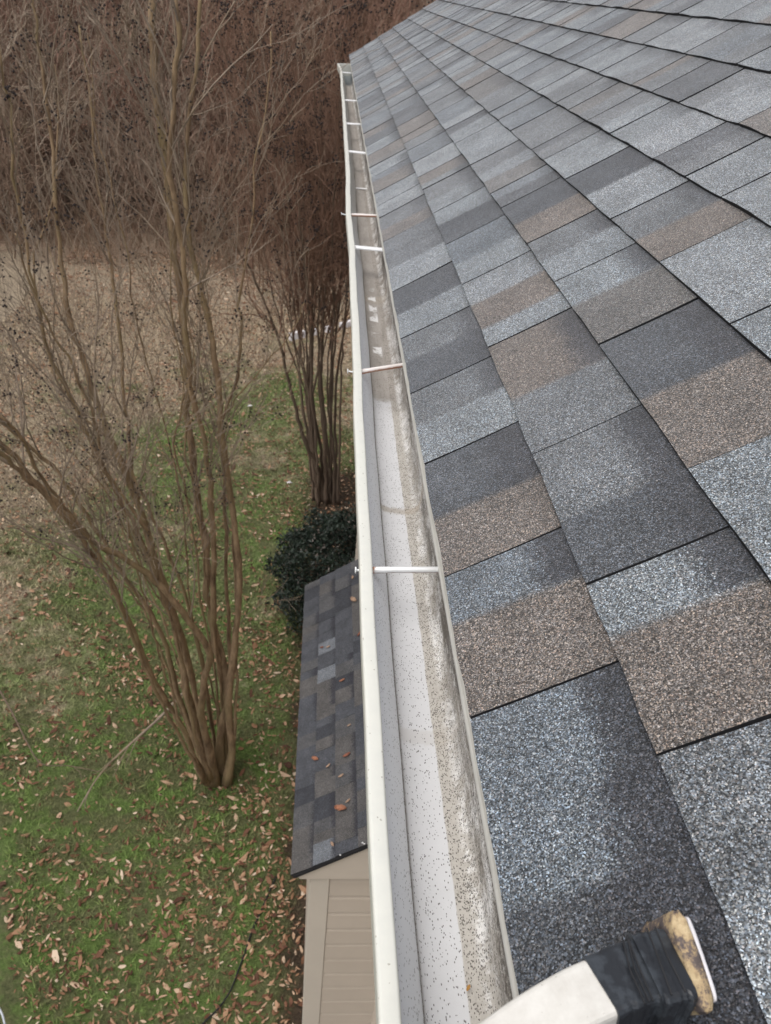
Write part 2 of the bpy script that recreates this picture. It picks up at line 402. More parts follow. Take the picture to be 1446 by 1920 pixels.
def lap_wall(mb, x0, x1, y, z0, z1, lap=.102, face=-1, th=.010):
    """horizontal lap siding on a wall that faces -Y (face=-1) or +Y"""
    z = z0
    while z < z1-.004:
        zt = min(z+lap, z1)
        yo = y+face*th
        zm = z+(zt-z)*.72; ym = y+face*th*.70
        mb.add([(x0, yo, z), (x1, yo, z), (x1, ym, zm), (x0, ym, zm), (x1, y+face*.0005, zt), (x0, y+face*.0005, zt), (x0, y, z), (x1, y, z)], [(0, 1, 2, 3), (3, 2, 4, 5), (6, 7, 1, 0)])
        z = zt
def lap_wall_x(mb, y0, y1, x, z0, z1, lap=.102, th=.010):
    z = z0
    while z < z1-.004:
        zt = min(z+lap, z1)
        mb.add([(x-th, y1, z), (x-th, y0, z), (x-.001, y0, zt), (x-.001, y1, zt), (x, y1, z), (x, y0, z)], [(0, 1, 2, 3), (4, 5, 1, 0)])
        z = zt
mb = MB(); xe = 2*ridge_x-WX; ye0, ye1 = RY0+.3, RY1-.3
mb.box(WX, xe, ye0, ye1, -.1, RZ0-.166)
mb.prism([(WX, RZ0-.166), (xe, RZ0-.166), (ridge_x, ridge_z-.12)], 'y', ye0, ye1)
lap_wall_x(mb, ye0, ye1, WX-.002, .25, RZ0-.17)
mb.build('wall', M_SIDING, house)

# ------------------------------------------------------------------ rain gutter
def wave_x(y):
    return .0005*math.sin(y*9)+.0004*math.sin(y*23+1)+float(np.interp(y, [-1.2, .29, .8, 1.2, 1.41, 2.2, 2.56, 2.96, 3.2, 3.63, 4.4, 5.3, 6.2, 6.9, 7.35, 7.7], [0, 0, 0, .002, .004, .008, .005, .007, .012, .012, .012, .013, .010, .013, .006, -.010]))
def wave_w(y):                                         # the trough's inside keeps its line better than its lip
    return wave_x(y)*.9
GY0, GY1 = -2.55, 7.72
ystat = sorted(set(list(np.arange(GY0, GY1, .05))+[GY1]))
def extrude(mb, prof, shift, mi=None):
    """prof = [(x, depth below the camera)]"""
    b = len(mb.v); n = len(prof)
    for y in ystat:
        for (x, h) in prof: mb.v.append((x+shift(x, y), y, CAMZ-h))
    for i in range(len(ystat)-1):
        for j in range(n-1):
            mb.f.append((b+i*n+j, b+(i+1)*n+j, b+(i+1)*n+j+1, b+i*n+j+1)); mb.m.append(mi[j] if mi else 0)
def sh(x, y):                                          # fades out towards the fascia
    t = min(1, max(0, (.150-x)/.06)); return wave_x(y)*t
# lip: clean cream enamel with faint chalking
m = NT('cream_gutter_enamel', .42, .5); o = m.pos()
n = m.noise(o, 60, 5, .7); n2 = m.noise(o, 9, 4, .6)
c = m.mix(m.ramp(n, [(.4, 0), (.75, .7)]), (.64, .635, .575), (.58, .58, .535)); c = m.mix(m.ramp(n2, [(.5, 0), (.8, .4)]), c, (.62, .61, .55))
w = m.voro(o, 700); r1, r2, r3 = m.xyz(w.outputs['Color'])
c = m.mix(m.math('MULTIPLY', m.math('GREATER_THAN', r1, .994), .6), c, (.25, .22, .17)); M_LIP = m.out(c)
# inner front wall: chalky grey with short dark flecks
def flecks(m, base, vec, lo, hi, dens, colr=(.05, .042, .035), sc=980, strength=.85):
    w = m.voro(m.scale(vec, (1, .5, 1)), sc); r1, r2, r3 = m.xyz(w.outputs['Color'])
    clump = m.noise(vec, 55, 4, .7)
    t = m.math('SUBTRACT', 1.0, m.math('MULTIPLY', dens, m.ramp(clump, [(.3, .35), (.7, 1.8)])))
    f = m.math('MULTIPLY', m.math('GREATER_THAN', r1, t), m.math('LESS_THAN', w.outputs['Distance'], .5))
    return m.mix(m.math('MULTIPLY', f, strength), base, colr)
m = NT('grey_gutter_inside', .6, .4); o = m.pos(); n = m.noise(o, 14, 5, .65)
c = m.mix(n, (.74, .755, .78), (.84, .85, .87)); x, y, z = m.xyz(o)
c = m.mix(m.step(y, 1.3, 3.2), c, (.46, .445, .41))
c = flecks(m, c, o, 0, 1, .07)
M_GIN = m.out(c)
# floor and back: light floor, brown silt band, white patches, black grime by the back crease, darker line along the front crease
m = NT('stained_gutter_floor', .62, .35); g = m.attr('gw'); wv = g.outputs['Fac']; o = m.pos(); x, y, z = m.xyz(o)
n = m.noise(o, 11, 5, .7); nf = m.noise(o, 160, 4, .8); ns = m.noise(m.scale(o, (1, .22, 1)), 45, 5, .75)
light = m.mix(n, (.58, .58, .585), (.69, .69, .70))
silt = m.mix(nf, (.26, .235, .20), (.68, .65, .60))
edge = m.math('ADD', wv, m.math('MULTIPLY', m.math('SUBTRACT', m.noise(o, 30, 3, .6), .5), .035))
sb = m.step(edge, .455, .475)                           # waterline of the silt
farz = m.step(m.math('ADD', y, m.math('MULTIPLY', m.math('SUBTRACT', n, .5), .4)), 1.37, 1.47)
c = m.mix(sb, light, silt)
dirty = m.mix(ns, (.17, .15, .125), (.50, .46, .42))
c = m.mix(m.math('MULTIPLY', farz, .95), c, dirty)
# white worn patches on the right
patch = m.math('MULTIPLY', m.step(wv, .58, .68), m.math('SUBTRACT', 1.0, m.step(wv, .86, .93)))
pn = m.noise(m.scale(o, (1, .8, 1)), 26, 4, .75)
pf = m.math('MULTIPLY', patch, m.step(m.math('ADD', pn, m.math('MULTIPLY', m.math('SUBTRACT', nf, .5), .8)), .43, .55))
c = m.mix(m.math('MULTIPLY', pf, .85), c, (.80, .79, .77))
# brown-black grime
gr = m.math('MULTIPLY', m.step(wv, .50, .97), m.step(m.math('ADD', ns, m.math('MULTIPLY', m.math('SUBTRACT', nf, .5), 1.0)), .40, .60))
c = m.mix(m.math('MULTIPLY', gr, .85), c, (.115, .092, .066))
bl = m.math('MULTIPLY', m.math('MULTIPLY', m.step(wv, .74, .84), m.math('SUBTRACT', 1.0, m.step(wv, .95, .99))), m.step(m.math('ADD', m.noise(m.scale(o, (1, .3, 1)), 20, 3, .6), m.math('MULTIPLY', m.math('SUBTRACT', nf, .5), .7)), .50, .62))
c = m.mix(m.math('MULTIPLY', bl, .8), c, (.055, .042, .028))
c = m.mix(m.math('MULTIPLY', m.step(nf, .58, .68), m.math('MULTIPLY', m.step(wv, .46, .5), .75)), c, (.10, .08, .055))
# cross smears
for yy, wd, st in ((1.062, .009, .7), (.612, .012, .22), (2.05, .03, .5)):
    dd = m.math('ABSOLUTE', m.math('SUBTRACT', y, yy)); dd = m.math('ADD', dd, m.math('MULTIPLY', m.math('SUBTRACT', nf, .5), .02))
    c = m.mix(m.math('MULTIPLY', m.math('SUBTRACT', 1.0, m.step(dd, wd*.5, wd*1.2)), st), c, (.38, .33, .27))
# puddle marks
wet = m.math('MULTIPLY', m.math('MULTIPLY', m.step(y, 1.66, 1.70), m.math('SUBTRACT', 1.0, m.step(y, 2.1, 2.16))), m.math('MULTIPLY', m.step(wv, .12, .17), m.math('SUBTRACT', 1.0, m.step(wv, .38, .42))))
c = m.mix(m.math('MULTIPLY', wet, m.step(m.noise(o, 16, 3, .6), .5, .56)), c, (.74, .73, .72))
wetf = m.step(y, 6.95, 7.05)
c = m.mix(wetf, c, (.12, .14, .15))  # wet far end, with a blue sky reflection mixed into its colour
c = flecks(m, c, o, 0, 1, m.math('ADD', .085, m.math('MULTIPLY', sb, .24)))
w = m.voro(m.scale(o, (1, .6, 1)), 330); r1, r2, r3 = m.xyz(w.outputs['Color'])
f = m.math('MULTIPLY', m.math('MULTIPLY', m.math('GREATER_THAN', r1, .90), m.math('LESS_THAN', w.outputs['Distance'], .42)), m.math('MULTIPLY', m.step(wv, .5, .9), m.step(m.noise(o, 24, 3, .6), .42, .55)))
c = m.mix(m.math('MULTIPLY', f, .9), c, (.045, .034, .022))
crease = m.math('SUBTRACT', 1.0, m.step(wv, .015, .05))
c = m.mix(m.math('MULTIPLY', crease, m.ramp(nf, [(.3, .5), (.6, 1)])), c, (.10, .08, .06))
rr = m.math('SUBTRACT', .62, m.math('MULTIPLY', wetf, .3)); m.put(m.b.inputs['Roughness'], rr)
m.bump(nf, .25, .001); M_FLOOR = m.out(c)
m = NT('gutter_back_flange', .6, .4); o = m.pos(); n = m.noise(m.scale(o, (1, .15, 1)), 120, 4, .75)
c = m.mix(n, (.32, .305, .27), (.60, .585, .54)); M_FLANGE = m.out(c)

gut = tag(empty('rain_gutter', (.11, 3, CAMZ-.68)), 'cream metal gutter, stained inside, running along the eave of the big grey roof', 'gutter')
lip = [(.0600, .6180), (.0578, .6120), (.0572, .6020), (.0574, .5975), (.0580, .5955), (.0592, .5946), (.0610, .5942), (.0705, .5940), (.0720, .5944), (.0730, .5955), (.0734, .5975), (.0733, .6010), (.0715, .6035)]
mb = MB(); extrude(mb, lip, sh); mb.build('front_lip', M_LIP, gut, smooth=True)
# trough: outer face, inner face, floor, back
mb = MB()
extrude(mb, [(.0600, .6180), (.0588, .628), (.0605, .640), (.068, .654), (.078, .663), (.0805, .674), (.0805, .692), (.1625, .692)][::-1], sh)
mb.build('outer_face', M_LIP, gut, smooth=True)
inner = [(.0725, .6030), (.0760, .6120), (.0850, .628), (.0955, .6475), (.0968, .6505), (.0972, .6580), (.0975, .664)]
mb = MB(); extrude(mb, inner, sh); mb.build('inner_face', M_GIN, gut, smooth=True)
fl = [(.0975, .664), (.1000, .670), (.1060, .6750), (.115, .678), (.125, .6790), (.137, .6795), (.148, .679), (.1550, .676), (.1600, .669), (.1618, .655), (.1618, .63), (.1618, .605), (.1618, .598)]
L = np.cumsum([0]+[math.hypot(fl[i+1][0]-fl[i][0], fl[i+1][1]-fl[i][1]) for i in range(len(fl)-1)])
# across-coordinate by apparent place on the floor: 0 at the crease, 1 at the top of the back wall
rat = np.array([x/h for x, h in fl]); wgt = (rat-rat[0])/(rat[-1]-rat[0])
mb = MB(); extrude(mb, fl, sh); fo = mb.build('trough', M_FLOOR, gut, smooth=True)
at_ = fo.data.attributes.new('gw', 'FLOAT', 'POINT'); at_.data.foreach_set('value', np.tile(wgt, len(ystat)))
mb = MB(); extrude(mb, [(.1612, .604), (.1560, .6015), (.1545, .5985), (.1550, .5950), (.1575, .5935), (.1590, .5945), (.1592, .5900), (.1610, .5880), (.1632, .5890), (.1632, .60)], sh)
mb.build('back_flange', M_FLANGE, gut, smooth=True)
mb = MB(); x0 = .0585+wave_x(GY1)
mb.prism([(x0, CAMZ-.594), (.163, CAMZ-.588), (.163, CAMZ-.694), (.078, CAMZ-.694), (.077, CAMZ-.662), (x0+.002, CAMZ-.636)], 'y', GY1, GY1+.012)
mb.build('end_cap', M_LIP, gut, bevel=.002)

# spike-and-ferrule hangers near, flat straps farther off
m = NT('zinc_ferrule', .35, .5); m.b.inputs['Metallic'].default_value = .15; o = m.obj(); n = m.noise(o, 90, 4, .7); x, y, z = m.xyz(o)
rust = m.math('SUBTRACT', 1.0, m.step(m.math('ADD', x, m.math('MULTIPLY', m.math('SUBTRACT', n, .5), .01)), .0015, .006))
under = m.math('SUBTRACT', 1.0, m.step(m.math('ADD', z, m.math('MULTIPLY', m.math('SUBTRACT', n, .5), .004)), -.0032, -.0005))
c = m.mix(n, (.70, .70, .69), (.80, .80, .79)); c = m.mix(m.math('MAXIMUM', rust, m.math('MULTIPLY', under, .8)), c, (.42, .17, .08)); M_FERR = m.out(c)
m = NT('rusty_ferrule', .5, .4); o = m.obj(); n = m.noise(o, 140, 4, .7); x, y, z = m.xyz(o)
top = m.step(m.math('ADD', z, m.math('MULTIPLY', m.math('SUBTRACT', n, .5), .004)), -.0010, .0022)
c = m.mix(m.math('MULTIPLY', top, .9), (.46, .22, .13), (.80, .76, .73)); M_FERR2 = m.out(c)
M_STRAP = plain('white_hanger_strap', (.80, .80, .80), .4, .05, 30)
M_SCREW = plain('white_spike_head', (.74, .75, .76), .35, .05, 30)
def px_at_depth(x, y, D):
    d = ray(x, y); p = d*(D/-d[2]); return np.array([p[0], p[1], CAMZ+p[2]])
for i, (pl, pr, ph, mt, lab) in enumerate([((697, 1069), (834, 1068), (672, 1069), M_FERR, 'white ferrule with a copper-brown left end'),
                                      ((672, 697), (764, 684), (653, 696), M_FERR2, 'rusty ferrule'), ((659, 403), (714, 405), (641, 401), M_FERR2, 'rusty ferrule')]):
    A_ = px_at_depth(*pl, .605); B_ = px_at_depth(*pr, .600); S_ = px_at_depth(*ph, .607)
    A_[0] = .0725+wave_x(A_[1]); B_[0] = min(B_[0], .161)
    q = empty('hanger', tuple(A_)); q.parent = gut; q.matrix_parent_inverse = Matrix.Translation(-Vector(gut.location)); q['label'] = lab
    d = B_-A_; Ln = np.linalg.norm(d); mb = MB()
    rr_ = (.0040, .0042, .0046)[i]
    pts = [(0, 0, 0)]+[(Ln*t, 0, 0) for t in (.02, .3, .6, .97, 1)]
    mb.tube([np.array(p_)+np.array([0, 0, (.0004*math.sin(p_[0]*60))]) for p_ in pts[0:]], [rr_*.7, rr_*1.08, rr_, rr_, rr_, rr_*.8], 12)
    fo = mb.build('ferrule', mt, None, smooth=True)
    fo.parent = q; fo.rotation_euler = (0, -math.atan2(d[2], d[0]), math.atan2(d[1], d[0]))
    mb = MB(); xs_ = .0570+wave_x(A_[1])-A_[0]; tip = S_[0]-A_[0] if i else xs_-.003
    mb.tube([(xs_+.006, 0, -.002), (tip+.0008, S_[1]-A_[1], -.002)], .0016, 8); mb.tube([(tip, S_[1]-A_[1], -.002), (tip-.0016, S_[1]-A_[1], -.002)], .0042, 10)
    fo = mb.build('spike', M_SCREW, None); fo.parent = q
for i, (pl, pr) in enumerate([((661, 462), (726, 468)), ((653, 283), (691, 287)), ((649, 231), (681, 233)), ((644, 187), (672, 189)), ((640, 135), (662, 137))]):
    A_ = px_at_depth(*pl, .603); B_ = px_at_depth(*pr, .600); A_[0] = .0722+wave_x(A_[1]); B_[0] = .160
    d = B_-A_; w2 = (.011, .013, .013, .012, .012)[i]
    mb = MB(); n = 10
    prof = [(-w2, -.0035), (-w2, .0), (-w2*.55, .0022), (w2*.55, .0022), (w2, 0), (w2, -.0035), (w2-.0015, -.0035), (w2-.0015, -.001), (-w2+.0015, -.001), (-w2+.0015, -.0035)]
    V_ = []
    for t in (0, .04, .5, .94, 1):
        s_ = .65 if t in (0, 1) else 1
        for (yy, zz) in prof: V_.append((A_[0]+d[0]*t, A_[1]+d[1]*t+yy*s_, A_[2]+d[2]*t+zz))
    k_ = len(prof); F_ = [(a_*k_+j, (a_+1)*k_+j, (a_+1)*k_+(j+1) % k_, a_*k_+(j+1) % k_) for a_ in range(4) for j in range(k_)]
    mb.add(V_, F_+[tuple(range(k_-1, -1, -1)), tuple(4*k_+j for j in range(k_))])
    o = mb.build('hanger', M_STRAP, gut, smooth=False, bevel=.0008); o['label'] = 'white flat strap'
    mb = MB(); mb.tube([(.05, 0, 0), (.052, 0, 0)], .001, 6)
# faint joint seam across the floor
yy = at(663, 350, 1)[1]; d = ray(663, 350); yy = (d*(.67/-d[2]))[1]
mb = MB(); mb.box(.104, .158, yy-.008, yy+.008, CAMZ-.6775, CAMZ-.6725); mb.build('seam', M_STRAP, gut, bevel=.002)

# ------------------------------------------------------------------ lean-to below
SD = 4.1; SZ = CAMZ-SD; sx0 = -.040; sy0, sy1 = 2.706, 5.245; ssl = .70
porch = tag(empty('lean_to', (.25, 4, 0)), 'small cream-sided lean-to with a dark shingle roof, below the gutter beside the house', 'lean-to')
sa = .143/math.hypot(1, ssl); TONES.update({'a': (.056, .059, .068), 'b': (.130, .140, .155), 'c': (.072, .072, .075), 'd': (.036, .038, .045), 'e': (.080, .076, .074)})
shingle_roof('roof', sx0, SZ, sa, sa*ssl, 5, sy0, sy1, {}, 'abcde', (.28, .09, .27, .12, .24), [M_SHING2, M_TAR], porch, fine=.15, teeth=True, wave=.001, thick=.006, seed=11)
wz = SZ-.035; cx = .071
# gable panel under the slanting shingle edge
mb = MB(); mb.prism([(sx0+.03, SZ-.025), (WX-.002, SZ+(WX-sx0)*ssl-.045), (WX-.002, SZ-.045), (sx0+.045, SZ-.045)], 'y', sy0+.012, sy0+.05)
mb.build('gable_trim', M_TRIM, porch, bevel=.003)
mb = MB(); mb.box(sx0+.028, sx0+.048, sy0+.051, sy1-.02, SZ-.055, SZ-.012); mb.build('fascia', M_TRIM, porch)
mb = MB(); mb.box(cx, WX-.003, sy0+.052, sy1-.1, 0, SZ-.050)
mb.box(cx-.06, cx, sy0+.052, sy1-.1, SZ-.06, SZ-.056)
lap_wall(mb, cx+.10, WX-.003, sy0+.050, .12, SZ-.046, lap=.160, th=.024)
mb.build('wall', M_SIDING, porch)
mb = MB(); mb.box(cx-.006, cx+.098, sy0+.028, sy0+.051, .1, SZ-.048); mb.box(cx-.012, cx-.004, sy0+.028, sy0+.135, .1, SZ-.048)
mb.build('corner_post', plain('pale_corner_post', (.62, .56, .48), .5, .05, 3), porch, bevel=.004)
mb = MB()                                              # curled end of the drip return under the eave
cc = np.array([cx-.045, sy0+.055, SZ-.062]); pts = [cc+np.array([.026*math.cos(t), 0, .026*math.sin(t)]) for t in np.linspace(math.radians(160), math.radians(350), 10)]
mb.tube([pts[0]+np.array([0, 0, .03])]+pts, .0095, 8); mb.build('drip_return', M_TRIM, porch, smooth=True)
# small white paint flecks left on the shingles by the rake
def roof2(x, y): return SZ+(x-sx0)*ssl+.0125
# ------------------------------------------------------------------ plants
def spline(pts, n):
    """Catmull-Rom through 3-D points, n samples"""
    P = np.array(pts, float); P = np.vstack([2*P[0]-P[1], P, 2*P[-1]-P[-2]]); out = []
    m_ = len(P)-3; ts = np.linspace(0, m_-1e-6, n)
    for t in ts:
        i = int(t); f = t-i; p0, p1, p2, p3 = P[i:i+4]
        out.append(.5*((2*p1)+(-p0+p2)*f+(2*p0-5*p1+4*p2-p3)*f*f+(-p0+3*p1-3*p2+p3)*f**3))
    return np.array(out)
def bark(name, a, b, c3, sc=9):
    m = NT(name, .85, .2); o = m.obj(); n = m.noise(m.scale(o, (1, 1, .25)), sc, 5, .7); n2 = m.noise(o, 2.2, 3, .6)
    c = m.mix(m.ramp(n, [(.3, 0), (.7, 1)]), a, b); c = m.mix(m.ramp(n2, [(.45, 0), (.65, .8)]), c, c3)
    m.bump(n, .5, .01); return m.out(c)
M_BARK = bark('tan_smooth_bark', (.085, .052, .032), (.38, .265, .16), (.24, .18, .095), 20)
M_TWIG = bark('brown_twig', (.12, .07, .05), (.24, .165, .11), (.18, .12, .08), 8)
M_TWIG_G = bark('grey_twig', (.17, .13, .10), (.33, .265, .205), (.24, .18, .12), 8)
M_TWIG_R = bark('red_brown_twig', (.14, .080, .056), (.31, .185, .13), (.22, .135, .095), 8)
M_POD = plain('dark_seed_pod', (.022, .014, .013), .8, .3, 30)
M_DARKBARK = bark('dark_bark', (.085, .058, .042), (.20, .145, .105), (.13, .095, .07), 14)
OCT = np.array([(1, 0, 0), (-1, 0, 0), (0, 1, 0), (0, -1, 0), (0, 0, 1), (0, 0, -1)], float); OCTF = [(0, 2, 4), (2, 1, 4), (1, 3, 4), (3, 0, 4), (2, 0, 5), (1, 2, 5), (3, 1, 5), (0, 3, 5)]
def nrm(v): return v/(np.linalg.norm(v)+1e-9)
def shoot(R, p, d, L, r, n=7, kink=.16, up=.05):
    pts = [p]; q = p.copy(); d = nrm(d)
    for i in range(n-1):
        d = nrm(d+R.normal(0, kink, 3)+np.array([0, 0, up])); q = q+d*L/(n-1); pts.append(q)
    return np.array(pts), np.linspace(r, max(r*.3, .0012), n)
def grow(R, mb, pods, p, d, L, r, level, sides=(5, 4, 3), up=.05, nchild=(5, 5), podprob=.5, podr=.008, spread=.75, rmin=.0015):
    pts, rad = shoot(R, p, d, L, r, 7 if level < 2 else 5, .14 if level < 2 else .2, up)
    mb.tube(pts, np.maximum(rad, rmin), sides[min(level, len(sides)-1)], cap=False)
    if level >= len(nchild):
        if R.random() < podprob:
            for _ in range(R.integers(5, 12)):
                c = pts[-1]+R.normal(0, .035, 3)+np.array([0, 0, .02]); s = podr*R.uniform(.7, 1.3)
                pods.add(c+OCT*s, OCTF)
        return
    for _ in range(nchild[level]):
        i = R.integers(1, len(pts)-1); t = R.random(); q = pts[i]*(1-t)+pts[i+1]*t
        dd = nrm(pts[min(i+1, len(pts)-1)]-pts[i]); s = R.normal(0, 1, 3); s -= dd*s.dot(dd); s = nrm(s)
        grow(R, mb, pods, q, dd+s*spread*R.uniform(.6, 1.3)+np.array([0, 0, .15]), L*R.uniform(.35, .62), rad[i]*.55, level+1, sides, up, nchild, podprob, podr, spread, rmin)

def multi_stem(name, label, base, stems, seed, mats, nbr, Lbr, podprob, twig_sides=(4, 3, 3), podr=.008, nchild=(4, 3), group=None, rbr=.010, lowest=.25):
    R = np.random.default_rng(seed)
    root = tag(empty(name, tuple(base)), label, 'tree')
    tw = MB(); pods = MB(); tmats = mats[1]
    for (pts, r0_, r1_) in stems:
        P = spline(pts, 44); n = len(P)
        P[3:] += np.cumsum(R.normal(0, .006, (n-3, 3)), axis=0)*.8; P[2:-1] += R.normal(0, .007, (n-3, 3))
        rad = .88*(r0_+(r1_-r0_)*np.linspace(0, 1, n)**.7); rad = rad*(1+.09*R.normal(0, 1, n))*(1+.55*np.exp(-np.arange(n)/1.6))
        mb = MB(); mb.tube(P, rad, 9); mb.build('stem', mats[0], root, smooth=True)
        Ls = np.linalg.norm(P[-1]-P[0])
        for _ in range(int(nbr*Ls/6)):
            i = int(R.integers(int(n*lowest), n-1)); dd = nrm(P[i+1 if i+1 < n else i]-P[i-1])
            s = R.normal(0, 1, 3); s -= dd*s.dot(dd); s = nrm(s)
            f = i/n
            grow(R, tw, pods, P[i], dd*.9+s*.55+np.array([0, 0, .25]), Lbr*R.uniform(.5, 1.1)*(1.1-.4*f), min(rad[i]*.55, rbr), 0, twig_sides, .06, nchild, podprob*(.3+f), podr, .7)
    tag(tw.build('twigs', tmats, root), kind='stuff')
    tag(pods.build('seed_pods', M_POD, root), kind='stuff')
    return root

def stem_px(nodes, y0, y1, r0_, r1_, power=1.0):
    n = len(nodes); out = []
    for i, (x, y) in enumerate(nodes):
        t = (i/(n-1))**power; out.append(at(x, y, y0+(y1-y0)*t))
    return (out, r0_, r1_)
# near crepe-myrtle-like tree: stems of the photo, fanned in depth
B = 5.65
near = [
 stem_px([(425, 1468), (434, 1400), (427, 1300), (443, 1190), (444, 1080), (430, 940), (410, 800), (402, 700), (385, 590), (362, 500), (345, 380), (352, 250), (372, 110), (380, -30)], B, B+.7, .048, .014),
 stem_px([(405, 1468), (386, 1370), (384, 1300), (398, 1230), (364, 1180), (307, 1110), (249, 1062), (182, 1024), (100, 940), (30, 870), (-60, 790)], B, B-.9, .042, .020),
 stem_px([(398, 1470), (372, 1380), (350, 1280), (338, 1190), (308, 1110), (276, 1010), (246, 930), (222, 860), (190, 790), (158, 690), (140, 630), (118, 540), (106, 440), (100, 330), (85, 200), (60, 60), (50, -30)], B, B+.4, .055, .008),
 stem_px([(388, 1468), (335, 1350), (300, 1300), (255, 1205), (205, 1090), (165, 1035), (110, 960), (50, 905), (-10, 850), (-80, 790)], B-.1, B-1.2, .030, .014),
 stem_px([(392, 1468), (345, 1330), (310, 1200), (270, 1120), (225, 1060), (185, 990), (120, 890), (60, 830), (0, 770), (-60, 700)], B+.1, B-.3, .032, .012),
 stem_px([(415, 1466), (412, 1380), (425, 1290), (400, 1180), (385, 1110), (386, 1050), (372, 960), (362, 860), (348, 740), (345, 640), (332, 520), (322, 400), (310, 270), (294, 140), (287, -20)], B+.1, B+1.0, .044, .030),
 stem_px([(420, 1466), (422, 1360), (416, 1280), (400, 1200), (398, 1080), (396, 960), (384, 850), (362, 740), (352, 640), (350, 520), (338, 400), (326, 300), (335, 200), (345, 90), (340, -20)], B+.25, B+.2, .038, .016),
 stem_px([(400, 1464), (378, 1350), (352, 1230), (330, 1140), (286, 1020), (262, 930), (246, 850), (247, 780), (240, 680), (230, 580), (218, 500), (205, 410), (185, 300), (170, 180), (150, 40)], B+.15, B+1.3, .036, .008),
 stem_px([(404, 1464), (368, 1320), (336, 1200), (300, 1100), (262, 1010), (225, 930), (180, 840), (150, 780), (108, 690), (80, 640), (60, 540), (40, 440), (20, 330), (10, 200), (-5, 80)], B, B-.5, .030, .007),
 stem_px([(410, 1462), (395, 1330), (374, 1220), (350, 1120), (310, 1030), (280, 960), (240, 880), (210, 830), (160, 790), (110, 720), (85, 660), (70, 590), (60, 500), (95, 400), (110, 280), (105, 120)], B+.3, B+.9, .024, .006),
 stem_px([(428, 1460), (428, 1330), (430, 1220), (425, 1100), (423, 980), (418, 880), (412, 800), (440, 720), (452, 640), (448, 560), (462, 480), (475, 380), (478, 290), (500, 210), (505, 60)], B+.2, B+1.4, .026, .006),
 stem_px([(432, 1462), (440, 1360), (446, 1250), (444, 1120), (438, 990), (425, 860), (412, 800), (440, 755), (470, 715), (510, 670), (560, 610), (585, 560)], B, B+.9, .020, .004),
 stem_px([(395, 1460), (360, 1360), (340, 1250), (310, 1150), (285, 1090), (270, 1000), (225, 935), (180, 860), (165, 790), (130, 700), (90, 620), (40, 520), (5, 430)], B-.2, B-.8, .022, .006),
 stem_px([(384, 1466), (330, 1370), (280, 1280), (235, 1180), (200, 1110), (165, 1030), (125, 975), (62, 900), (25, 835), (-30, 780)], B-.25, B-1.5, .020, .010),
]
RN = np.random.default_rng(8)
for q in range(9):
    src = near[int(RN.integers(0, len(near)))][0]; off = RN.normal(0, .16, 3)*np.array([1, 1, 0]); n_ = len(src); cut = int(n_*RN.uniform(.7, 1))
    near.append(([src[i]+off*(i/3 if i < 3 else 1+.22*(i-3)) for i in range(cut)], RN.uniform(.012, .022), .004))
multi_stem('bare_tree', 'large bare tree with many fanning stems, left of the dark lean-to roof', at_ground(408, 1470), near, 21,
           (M_BARK, M_TWIG_G), 13, 1.25, .12, podr=.0080, rbr=.0075, lowest=.30)
# second tree, straighter dark stems beside the gutter
B2 = 11.07; R2 = np.random.default_rng(5); st = []
for i in range(17):
    xb = 588+i*2.9; f = i/16; top = 430+f*290+R2.normal(0, 18); mid = xb*.45+top*.25+.3*(560+f*95)
    nodes = [(xb, 945+R2.normal(0, 4)), (xb-6*(1-f)+R2.normal(0, 3), 860), (xb-24*(1-f)+4*f+R2.normal(0, 6), 720), (.5*xb+.5*mid-12*(1-f), 590), (mid+R2.normal(0, 10), 430), (.5*mid+.5*top, 250), (top, 60)]
    st.append(stem_px(nodes, B2+R2.uniform(-.2, .3), B2+R2.uniform(-1.3, 1.6), R2.uniform(.020, .040), .006))
for (xt, xm) in ((455, 520), (490, 545), (520, 565), (640, 640), (560, 590), (470, 500)):
    st.append(stem_px([(600, 945), (592, 860), (582, 760), ((580+xm)/2, 640), (xm, 500), ((xm+xt)/2, 340), (xt, 180), (xt-8, 40)], B2+R2.uniform(-.2, .3), B2+R2.uniform(-1, 1), R2.uniform(.018, .03), .005))
st.append(stem_px([(606, 945), (598, 880), (578, 840), (560, 780), (540, 700), (528, 640), (498, 560), (470, 500), (430, 430), (418, 300)], B2, B2-.8, .045, .007))
multi_stem('bare_tree', 'smaller bare tree of straight dark stems just behind the dark green shrub', at_ground(610, 945), st, 31,
           (M_DARKBARK, M_TWIG_R), 24, 1.5, .12, podr=.012, nchild=(4, 3), rbr=.010, lowest=.44)

